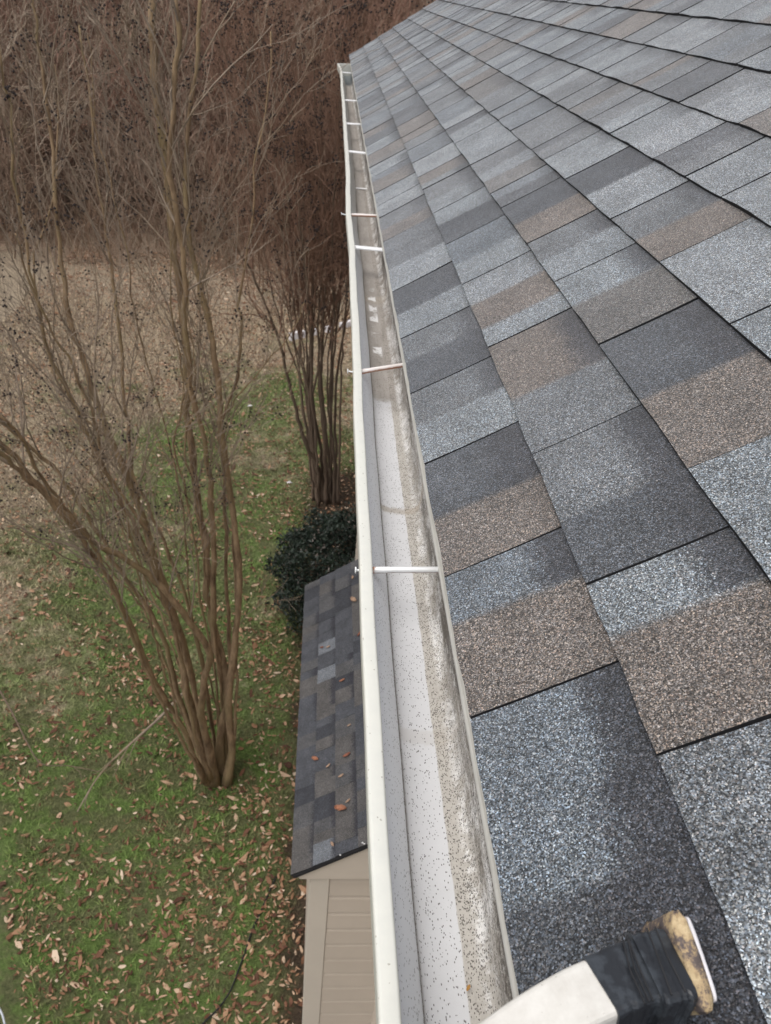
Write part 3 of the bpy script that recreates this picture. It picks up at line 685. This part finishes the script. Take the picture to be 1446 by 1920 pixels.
# dark evergreen shrub
m = NT('evergreen_leaf', .5, .4); r = m.attr('rnd').outputs['Fac']; c = m.mix(r, (.006, .012, .008), (.026, .042, .026)); c = m.mix(m.math('GREATER_THAN', r, .93), c, (.12, .10, .085)); M_EVER = m.out(c)
def leaf_cloud(name, centres, normals, size, mat, parent=None, asp=.5, seed=3, fold=.25):
    R = np.random.default_rng(seed); n = len(centres); C = np.asarray(centres)
    a = R.normal(0, 1, (n, 3)) if normals is None else np.cross(normals, R.normal(0, 1, (n, 3)))
    a /= np.linalg.norm(a, axis=1)[:, None]; nn = R.normal(0, 1, (n, 3)) if normals is None else normals
    b = np.cross(a, nn); b /= np.linalg.norm(b, axis=1)[:, None]; c = np.cross(a, b)
    s = (size*R.uniform(.6, 1.35, n))[:, None]
    j = lambda: R.normal(0, .16, (n, 1)); asp = asp*R.uniform(.55, 1.25, (n, 1)); fold = fold*R.uniform(-.5, 2.2, (n, 1))
    V = np.stack([C-a*s, C-a*s*(.25+j())+b*s*asp+c*s*fold, C+a*s*.45+b*s*asp*.8+c*s*fold, C+a*s, C+a*s*(.45+j())-b*s*asp*(.8+j())+c*s*fold*.8, C-a*s*(.25+j())-b*s*asp*(1+j())+c*s*fold*.8], 1).reshape(-1, 3)
    idx = (np.arange(n)*6)[:, None]; F1 = (idx+np.array([0, 1, 2, 3])); F2 = (idx+np.array([0, 3, 4, 5])); Fa = np.stack([F1, F2], 1).reshape(-1, 4)
    me = bpy.data.meshes.new(name); me.vertices.add(len(V)); me.vertices.foreach_set('co', V.ravel())
    me.loops.add(Fa.size); me.loops.foreach_set('vertex_index', Fa.ravel().astype(np.int32)); me.polygons.add(len(Fa))
    me.polygons.foreach_set('loop_start', (np.arange(len(Fa))*4).astype(np.int32)); me.polygons.foreach_set('loop_total', np.full(len(Fa), 4, np.int32)); me.update(calc_edges=True)
    A = me.attributes.new('rnd', 'FLOAT', 'FACE'); A.data.foreach_set('value', np.repeat(R.random(n), 2))
    return link(name, me, mat, parent)
SC = np.array([.36, 8.42, .56]); root = tag(empty('evergreen_shrub', (SC[0], SC[1], 0)), 'dense dark green evergreen shrub between the lean-to roof and the second bare tree', 'shrub')
d = rng.normal(0, 1, (26000, 3)); d /= np.linalg.norm(d, axis=1)[:, None]; d[:, 2] = np.abs(d[:, 2])*np.where(rng.random(26000) < .25, -1, 1)
lob = 1+.10*np.sin(d[:, 1]*11+d[:, 2]*8)+.13*np.sin(d[:, 0]*5+1)*np.sin(d[:, 1]*6)+.10*np.sin(d[:, 2]*9+d[:, 0]*7)+.05*np.sin(d[:, 0]*17)*np.sin(d[:, 2]*19)
rr = lob*(1-np.abs(rng.normal(0, .15, 26000))-.12*(rng.random(26000) < .04)*-1)
P = SC+d*rr[:, None]*np.array([.82, 1.05, .70]); P = P[P[:, 2] > .03]
leaf_cloud('foliage', P, None, .024, M_EVER, root, .42, 8)
mb = MB()
for i in range(14):
    a = rng.uniform(0, 6.28); mb.tube(spline([(SC[0]+.05*math.cos(a), SC[1]+.05*math.sin(a), 0), (SC[0]+.3*math.cos(a), SC[1]+.3*math.sin(a), .45), (SC[0]+.6*math.cos(a), SC[1]+.7*math.sin(a), .9)], 8), np.linspace(.02, .006, 8), 5)
mb.build('stems', M_DARKBARK, root)

# ------------------------------------------------------------------ woods
def wood_tree(seed, Ht, mt, rb, nbr=26):
    R = np.random.default_rng(seed); mb = MB(); tw = MB()
    P = [np.zeros(3)]; dirn = np.array([R.normal(0, .06), R.normal(0, .06), 1.0]); n = 14
    for i in range(n): dirn = nrm(dirn+R.normal(0, .06, 3)+np.array([0, 0, .06])); P.append(P[-1]+dirn*Ht/n)
    P = np.array(P); rad = np.linspace(rb, rb*.12, n+1); P[0][2] = -.3; mb.tube(P, rad, 6)
    for _ in range(nbr):
        i = int(R.integers(2, n)); s = R.normal(0, 1, 3); s[2] = abs(s[2])*.5; s = nrm(s)
        grow(R, tw, None, P[i], s+np.array([0, 0, .5]), Ht*.30*R.uniform(.5, 1)*(1.15-i/n), rad[i]*.45, 0, (4, 3, 3), .07, (6, 5), 0, 0, .85, .006)
    return mb, tw, mt
M_WB = [bark('woods_bark_grey', (.24, .185, .14), (.56, .46, .36), (.38, .30, .21), 3), bark('woods_bark_brown', (.15, .10, .075), (.34, .24, .175), (.24, .17, .125), 3),
        bark('woods_bark_red', (.17, .095, .07), (.36, .215, .16), (.26, .155, .115), 3)]
protos = []
for i, (Ht, mi, rb) in enumerate([(13, 0, .13), (11, 1, .12), (9, 2, .09), (14, 1, .16), (10, 0, .10), (8, 2, .08)]):
    a_, b_, _ = wood_tree(100+i, Ht, mi, rb); ta = a_.build('trunk', M_WB[mi]); tb = b_.build('branches', M_WB[mi]); protos.append((ta, tb))
for a_, b_ in protos: 
    for o_ in (a_, b_): bpy.data.objects.remove(o_, do_unlink=False) if False else None
kinds = [('tall pale grey', 0), ('brown', 1), ('slim reddish', 2), ('tall dark brown', 1), ('grey-brown', 0), ('small reddish', 2)]
spots = []
RW = np.random.default_rng(77)
tries = 0
while len(spots) < 96 and tries < 6000:
    tries += 1
    y = RW.uniform(25.5, 62)**1.0; x = RW.uniform(-.46*y-2, .16*y+3)
    if all((x-a_)**2+(y-b_)**2 > (1.25+.03*(y-25))**2 for a_, b_, _ in spots): spots.append((x, y, int(RW.integers(0, 6))))
spots.sort(key=lambda s: s[1])
used = set()
for i, (x, y, k) in enumerate(spots):
    root = empty('woodland_tree', (x, y, hill_z(x, y)-.05 if y > 26 else 0))
    edge = 'at the front edge of the woods' if y < 32 else ('in the middle of the woods on the hillside' if y < 45 else 'far up the wooded hillside')
    tag(root, 'bare %s tree standing %s' % (kinds[k][0], edge), 'tree', 'bare %s trees %s' % (kinds[k][0], edge))
    sc = RW.uniform(.8, 1.25); root.scale = (sc, sc, sc*RW.uniform(.9, 1.1)); root.rotation_euler = (0, 0, RW.uniform(0, 6.28))
    for src in protos[k]:
        o = src if k not in used else src.copy()
        if o.name not in scene.collection.objects: scene.collection.objects.link(o)
        o.parent = root
    used.add(k)
# underbrush at the edge of the woods
def thicket(name, label, n, ylo, yhi, hl, hh, mat, seed, rmin=.004):
    R = np.random.default_rng(seed); mb = MB()
    for _ in range(n):
        y = R.uniform(ylo, yhi); x = R.uniform(-.47*y-1, .14*y+2); z = hill_z(x, y) if y > 26 else 0
        p = np.array([x, y, z]); h = R.uniform(hl, hh)
        grow(R, mb, None, p, np.array([R.normal(0, .35), R.normal(0, .35), 1]), h, R.uniform(.010, .022), 0, (3, 3, 3), .05, (6, 3), 0, 0, .8, rmin)
    return tag(mb.build(name, mat), label, 'underbrush', kind='stuff')
thicket('underbrush', 'low ragged weeds and brush at the edge of the lawn before the woods', 420, 22.3, 26, .3, 1.3, M_TWIG, 54, .005)
thicket('underbrush', 'tangle of bare grey-brown brush along the foot of the woods', 700, 24.5, 31, 1.2, 3.6, M_WB[1], 51, .007)
thicket('underbrush', 'bare reddish-brown brush and saplings filling the wooded hillside', 1100, 27, 56, 2.0, 5.5, M_WB[2], 52, .009)
thicket('underbrush', 'bare dark brown brush filling the gaps between the woodland trees', 900, 26, 50, 2.0, 6.0, M_WB[1], 53, .009)

# ------------------------------------------------------------------ fallen leaves and grass
m = NT('dry_leaf', .8, .25); r = m.attr('rnd').outputs['Fac']
c = m.ramp(r, [(0, (.06, .028, .018)), (.3, (.14, .065, .038)), (.55, (.25, .135, .075)), (.8, (.38, .235, .145)), (.94, (.48, .34, .235)), (1, (.62, .50, .38))]); M_LEAF = m.out(c)
def scatter(n, x0, x1, y0, y1, dens, seed):
    R = np.random.default_rng(seed); P = np.stack([R.uniform(x0, x1, n), R.uniform(y0, y1, n), np.zeros(n)], 1)
    k = R.random(n) < np.array([dens(a, b) for a, b, _ in P]); return P[k], R
def clump(x, y): return .5+.5*math.sin(x*2.3+1.3*math.sin(y*1.7))*math.sin(y*2.1+1.1*math.sin(x*1.3+2))
def ldens(x, y):
    d = .10+.55*clump(x, y)**2+.35*clump(x*2.9+4, y*2.6)**3
    if x > -1.4 and 3.4 < y < 9.5: d += .45*min(1, (x+1.4)/1.2)
    if y < 4.8: d += .35
    if y < 4.3 and x > -1.2: d += .3
    if y > 10: d += .15
    if y > 18: d += .2
    if 5.2 < y < 7.6 and x < -1.6: d += .1
    return d
P, R = scatter(95000, -7, 1.2, 2.5, 24, lambda x, y: ldens(x, y) if -.45*y-.6 < x < .08*y+.5 else 0, 61)
P[:, 2] = [lawn_h(a, b) for a, b, _ in P]; P[:, 2] += .012+R.random(len(P))*.02; RL = R
N = R.normal(0, .38, P.shape); N[:, 2] = 1; N /= np.linalg.norm(N, axis=1)[:, None]
tag(leaf_cloud('fallen_leaves', P, N,   .023*RL.lognormal(0, .38, len(P)), M_LEAF, None, .42, 9, .22), 'tan and orange-brown fallen leaves scattered over the lawn', 'leaves', kind='stuff')
# grass blades
P, R = scatter(230000, -7, 1.2, 2.5, 20, lambda x, y: (min(1, 9/y) if -.45*y-.5 < x < .08*y+.4 else 0), 62)
n = len(P); z = np.array([lawn_h(a, b) for a, b, _ in P]); P[:, 2] = z
h = R.uniform(.012, .045, n)*(1+.6*np.array([clump(a*1.3, b*1.3) for a, b, _ in P])); an = R.uniform(0, 6.28, n); w = .0035+.0022*P[:, 1]/5
dx = np.stack([np.cos(an), np.sin(an), np.zeros(n)], 1); lean = R.normal(0, .7, (n, 3)); lean[:, 2] = 1
V = np.stack([P-dx*w[:, None], P+dx*w[:, None], P+lean*h[:, None]], 1).reshape(-1, 3)
me = bpy.data.meshes.new('grass'); me.vertices.add(len(V)); me.vertices.foreach_set('co', V.ravel()); me.loops.add(3*n); me.loops.foreach_set('vertex_index', np.arange(3*n, dtype=np.int32))
me.polygons.add(n); me.polygons.foreach_set('loop_start', (np.arange(n)*3).astype(np.int32)); me.polygons.foreach_set('loop_total', np.full(n, 3, np.int32)); me.update(calc_edges=True)
tag(link('grass', me, M_BLADE), 'short mossy green and straw-coloured lawn grass', 'grass', kind='stuff')

# ------------------------------------------------------------------ small things on the lawn
M_BLACK = plain('black_cable', (.012, .012, .013), .6, .2, 20)
mb = MB(); pts = [at_ground(x, y, .03) for x, y in [(520, 1640), (505, 1672), (488, 1712), (474, 1742), (462, 1778), (447, 1820), (432, 1858), (412, 1888), (385, 1915), (350, 1950)]]
mb.tube(spline(pts, 40), .0075, 6); tag(mb.build('cable', M_BLACK, smooth=True), 'thin black cable lying across the leafy lawn beside the lean-to', 'cable')
M_WIRE = plain('pale_metal', (.55, .58, .62), .3, .05, 10, metal=.5)
mb = MB(); pts = [at_ground(x, y, .35) for x, y in [(-60, 1860), (-20, 1872), (0, 1893), (9, 1920), (12, 1960), (0, 2000), (-50, 2030)]]
mb.tube(spline(pts, 24), .009, 6); legs = [spline([pts[i], pts[i]-np.array([0, 0, .34])], 3) for i in (0, 6)]
for l in legs: mb.tube(l, .009, 6)
tag(mb.build('garden_hoop', M_WIRE, smooth=True), 'pale grey metal hoop on the lawn at the bottom left corner', 'garden hoop')
M_WHITE = plain('white_edging', (.74, .70, .70), .6, .1, 6)
a0 = at_ground(543, 640); a1 = at_ground(665, 612)
dirv = nrm(a1-a0); L = np.linalg.norm(a1-a0)+.6; per = np.array([-dirv[1], dirv[0], 0]); t = 0
while t < L:
    l2 = rng.uniform(.16, .28); h_ = rng.uniform(.12, .2); q0 = a0+dirv*t; q1 = a0+dirv*(t+l2-.015)
    if rng.random() < .45: t += l2; continue
    mb = MB(); mb.add([q0-per*.05, q1-per*.05, q1+per*.05, q0+per*.05]+[p_+np.array([0, 0, h_]) for p_ in (q0-per*.045, q1-per*.045, q1+per*.045, q0+per*.045)],
           [(0, 3, 2, 1), (4, 5, 6, 7), (0, 1, 5, 4), (1, 2, 6, 5), (2, 3, 7, 6), (3, 0, 4, 7)]); t += l2
    tag(mb.build('edging_block', M_WHITE, bevel=.02), 'low white edging block on the far lawn behind the smaller bare tree', 'edging block', 'white edging blocks on the far lawn')
# fallen branches by the near tree
for k, (nodes, r_, lab) in enumerate([([(352, 1290), (300, 1345), (250, 1390), (205, 1432), (175, 1470), (145, 1522)], .016, 'thin grey fallen branch leaning out from the foot of the large bare tree'),
                                 ([(0, 1295), (25, 1340), (50, 1390), (78, 1432), (130, 1436), (192, 1448)], .009, 'thin dark bent fallen stick on the lawn left of the large bare tree')]):
    pts = [at_ground(x, y, .10+(.55*(1-i/5) if k == 0 else .04)) for i, (x, y) in enumerate(nodes)]
    mb = MB(); P = spline(pts, 24); mb.tube(P, np.linspace(r_, r_*.35, 24), 6)
    for _ in range(5):
        i = int(rng.integers(6, 20)); q, rr = shoot(rng, P[i], nrm(P[i+1]-P[i])+rng.normal(0, .5, 3)*np.array([1, 1, .2]), .35, r_*.4, 5, .2, -.02); mb.tube(q, rr, 4)
    tag(mb.build('fallen_branch', M_TWIG_G if k == 0 else M_DARKBARK), lab, 'branch')
# litter specks
for (x, y, lab) in [(542, 905, 'small white scrap on the lawn left of the second bare tree'), (469, 760, 'small white scrap on the green lawn patch between the two bare trees')]:
    mb = MB(); p = at_ground(x, y, .05); q = rng.normal(0, .01, (6, 3)); mb.add(p+OCT*np.array([.05, .035, .02])+q, OCTF); tag(mb.build('white_scrap', M_WHITE), lab, 'scrap')

# leaves lying on the lean-to roof, each a thing
def curled_leaf(name, p, size, mat, ang, up, label, cat='leaf', group=None, lobes=0):
    mb = MB(); nU, nV = 7, 5; V_ = []
    for i in range(nU):
        t = i/(nU-1); wd = math.sin(math.pi*min(max(t*.94+.03, 0), 1))**.7*.42*(1+.28*math.sin(t*18)*(1 if lobes else .2))
        for j in range(nV):
            s = (j/(nV-1)-.5)*2; V_.append(((t-.5)*2*size, s*wd*size, size*(.28*s*s+.25*(t-.5)**2*2)))
    mb.add(V_, [(i*nV+j, (i+1)*nV+j, (i+1)*nV+j+1, i*nV+j+1) for i in range(nU-1) for j in range(nV-1)])
    o = mb.build(name, mat, smooth=True); sd_ = o.modifiers.new('solid', 'SOLIDIFY'); sd_.thickness = size*.02
    o.location = tuple(p); n_ = Vector(up).normalized(); o.rotation_euler = (n_.to_track_quat('Z', 'Y') @ Matrix.Rotation(ang, 3, 'Z').to_quaternion()).to_euler()
    return tag(o, label, cat, group)
M_LO = plain('orange_leaf', (.27, .115, .065), .7, .3, 60); M_LT = plain('tan_leaf', (.33, .22, .15), .7, .3, 60); M_LR = plain('red_brown_leaf', (.20, .07, .04), .7, .3, 60)
def on_lean(x, y):
    d = ray(x, y); n_ = np.array([-ssl, 0, 1]); p0 = np.array([sx0, 0, SZ+.014-CAMZ]); t = p0.dot(n_)/d.dot(n_); p = d*t; return p+np.array([0, 0, CAMZ])
for (x, y, s, mt, lab) in [(640, 1516, .036, M_LO, 'largest orange oak leaf lying near the front edge of the lean-to roof'), (653, 1502, .014, M_LT, 'small pale leaf just above the orange oak leaf on the lean-to roof'),
    (624, 1583, .016, M_LT, 'tan leaf at the front rake of the lean-to roof, below the orange oak leaf'), (592, 1423, .026, M_LO, 'narrow orange leaf near the left eave of the lean-to roof'),
    (616, 1436, .014, M_LT, 'small tan leaf right of the narrow orange leaf on the lean-to roof'), (640, 1455, .016, M_LT, 'slim pale leaf on the lean-to roof, up from the orange oak leaf'),
    (664, 1125, .034, M_LT, 'curled tan leaf high on the lean-to roof beside the gutter'), (662, 1083, .018, M_LT, 'slim tan leaf at the far corner of the lean-to roof by the gutter'),
    (642, 1276, .018, M_LO, 'small orange leaf in the middle of the lean-to roof'), (655, 1360, .012, M_LT, 'tiny white-tan leaf on the pale shingle of the lean-to roof'),
    (616, 1213, .014, M_LT, 'small pale leaf at mid height of the lean-to roof, far half'), (604, 1214, .014, M_LR, 'dark brown leaf beside a small pale leaf on the far half of the lean-to roof'),
    (674, 1189, .018, M_LR, 'reddish leaf on the lean-to roof tucked against the gutter'), (651, 1416, .022, M_LR, 'dark brown curled leaf on the lean-to roof between paler leaves')]:
    curled_leaf('fallen_leaf', on_lean(x, y), s*1.15, mt, rng.uniform(0, 6), (-ssl, 0, 1), lab, group='leaves on the lean-to roof', lobes=s > .03)
M_CHIP = plain('white_chip', (.72, .72, .72), .5, .1, 20)
mb = MB()
for (x, y) in [(680, 1579), (683, 1581), (638, 1602)]:
    p = on_lean(x, y+1); mb.add(p+OCT*np.array([.006, .005, .003]), OCTF)
mb.build('nail_fleck', M_CHIP, porch)
curled_leaf('fallen_leaf', px_at_depth(878, 1853, .674), .0030, plain('orange_fragment', (.45, .24, .06), .6, .3, 90), 1.0, (0, 0, 1), 'tiny orange leaf fragment lying in the gutter near the bottom of the view')

# ------------------------------------------------------------------ taped ladder arm at the lower right
arm = empty('ladder_arm', tuple(at(1200, 1880, .27)))
tag(arm, 'curved cream arm wrapped in black tape with yellowed foam end, lower right on the shingles', 'ladder arm')
def zdepth(x, y, z): 
    d = ray(x, y); p = d*z; return p+np.array([0, 0, CAMZ])      # d has unit forward component
TILT = 24
rn = nrm(np.array([-RB, 0, RA]))                                  # roof normal
path = [(560, 2330), (700, 2170), (840, 2038), (960, 1942), (1060, 1878), (1125, 1847), (1190, 1822), (1240, 1812), (1278, 1804)]
zz = [.40, .42, .435, .45, .461, .468, .475, .479, .482]
C_ = spline([zdepth(x, y, z) for (x, y), z in zip(path, zz)], 60)
def sweep(i0, i1, w_, h_, extra=0, wob=0, seed=0, rnd=.006):
    R = np.random.default_rng(seed); T = np.gradient(C_, axis=0); mb = MB(); rings = []
    for i in range(i0, i1):
        t = nrm(T[i]); side = nrm(np.cross(t, -ray(1200, 1850))); upn = nrm(np.cross(side, t)); 
        tl = math.radians(TILT); s2 = side*math.cos(tl)+upn*math.sin(tl); u2 = -side*math.sin(tl)+upn*math.cos(tl)
        ww = w_/2+extra+R.normal(0, wob); hh_ = h_+extra
        r_ = rnd; q = []
        for (cx_, cy_, a0_) in ((ww-r_, -r_, 0), (-ww+r_, -r_, 90), (-ww+r_, -hh_+r_, 180), (ww-r_, -hh_+r_, 270)):
            for a_ in (0, 30, 60, 90):
                q.append((cx_+r_*math.cos(math.radians(a0_+a_)), cy_+r_*math.sin(math.radians(a0_+a_))+extra))
        rings.append([C_[i]+s2*a_+u2*b_ for a_, b_ in q])
    n = len(rings[0]); V_ = [p for r_ in rings for p in r_]
    F_ = [(i*n+j, i*n+(j+1) % n, (i+1)*n+(j+1) % n, (i+1)*n+j) for i in range(len(rings)-1) for j in range(n)]
    mb.add(V_, F_+[tuple(range(n-1, -1, -1)), tuple((len(rings)-1)*n+j for j in range(n))]); return mb
m = NT('cream_arm_paint', .5, .4); o = m.obj(); n = m.noise(o, 60, 5, .7); n2 = m.noise(o, 260, 3, .7)
c = m.mix(m.ramp(n, [(.35, 0), (.75, 1)]), (.66, .64, .595), (.54, .515, .47)); c = m.mix(m.step(n2, .68, .74), c, (.22, .17, .13)); M_ARM = m.out(c)
m = NT('black_tape', .28, .5); o = m.obj(); n = m.noise(o, 70, 4, .6); c = m.mix(m.step(n, .45, .6), (.018, .020, .024), (.040, .046, .054)); m.bump(n, .4, .002); M_TAPE = m.out(c)
sweep(0, 40, .0345, .040, rnd=.004).build('tube', M_ARM, arm, smooth=False)
tp = sweep(37, 59, .0350, .041, extra=.0012, wob=.0003, seed=2, rnd=.004).build('tape_wrap', M_TAPE, arm, smooth=False)
tp2 = sweep(47, 59, .0360, .042, extra=.0034, wob=.0004, seed=3, rnd=.005).build('tape_wrap', M_TAPE, arm, smooth=False)
# creases of the tape: thin raised edges slanting across the arm
mb = MB(); T = nrm(C_[58]-C_[48])
def on_arm(i, s, lift):
    t = nrm(np.gradient(C_, axis=0)[i]); side = nrm(np.cross(t, -ray(1200, 1850))); upn = nrm(np.cross(side, t)); tl = math.radians(TILT)
    return C_[i]+(side*math.cos(tl)+upn*math.sin(tl))*s+(-side*math.sin(tl)+upn*math.cos(tl))*lift
for (i0, i1, l_) in ((42, 45, .0032), (43, 46, .0034), (44, 46, .0034), (49, 51, .0072), (53, 54, .0072)):
    mb.tube([on_arm(i0, .019, l_), on_arm((i0+i1)//2, 0, l_), on_arm(i1, -.019, l_)], .0006, 5)
mb.build('tape_edge', plain('tape_edge_black', (.012, .012, .014), .5, .2, 50), arm)
# foam end pad, its face plate beyond
m = NT('yellowed_foam', .9, .2); o = m.obj(); n = m.noise(o, 70, 6, .75); c = m.ramp(n, [(.36, (.56, .44, .27)), (.47, (.42, .31, .18)), (.53, (.15, .12, .11)), (.66, (.08, .07, .07))]); m.bump(n, .8, .003); M_FOAM = m.out(c)
te = nrm(C_[59]-C_[56]); side = nrm(np.cross(te, -ray(1290, 1830))); upn = nrm(np.cross(side, te))
def pad(x0, x1, hw, top, bot, name, mat, seed, wob, rim=8):
    R = np.random.default_rng(seed); mb = MB(); V_ = []; nr = 20; ns = 7
    for i in range(ns):
        x = x0+(x1-x0)*i/(ns-1); f = (1-abs(2*i/(ns-1)-1)**3*.22)
        for j in range(nr):
            a_ = 2*math.pi*j/nr; ca, sa_ = math.cos(a_), math.sin(a_); e = .35
            sx = math.copysign(abs(ca)**e, ca)*hw*f; sz = math.copysign(abs(sa_)**e, sa_); sz = sz*(top if sz > 0 else bot)*f
            V_.append(C_[59]+te*x+side*(sx+R.normal(0, wob))+upn*(sz+R.normal(0, wob)))
    mb.add(V_, [(i*nr+j, i*nr+(j+1) % nr, (i+1)*nr+(j+1) % nr, (i+1)*nr+j) for i in range(ns-1) for j in range(nr)]+[tuple(range(nr-1, -1, -1)), tuple((ns-1)*nr+j for j in range(nr))])
    o = mb.build(name, mat, arm, smooth=True); return o
pad(-.001, .0095, .0262, .0075, .050, 'foam_pad', M_FOAM, 4, .0007)
pad(.0097, .0130, .0225, .0050, .046, 'end_plate', plain('white_plate', (.72, .70, .72), .4, .08, 40), 5, .0001)
# tidy: unused prototypes
for a_, b_ in protos:
    for o_ in (a_, b_):
        if o_.parent is None: bpy.data.objects.remove(o_)
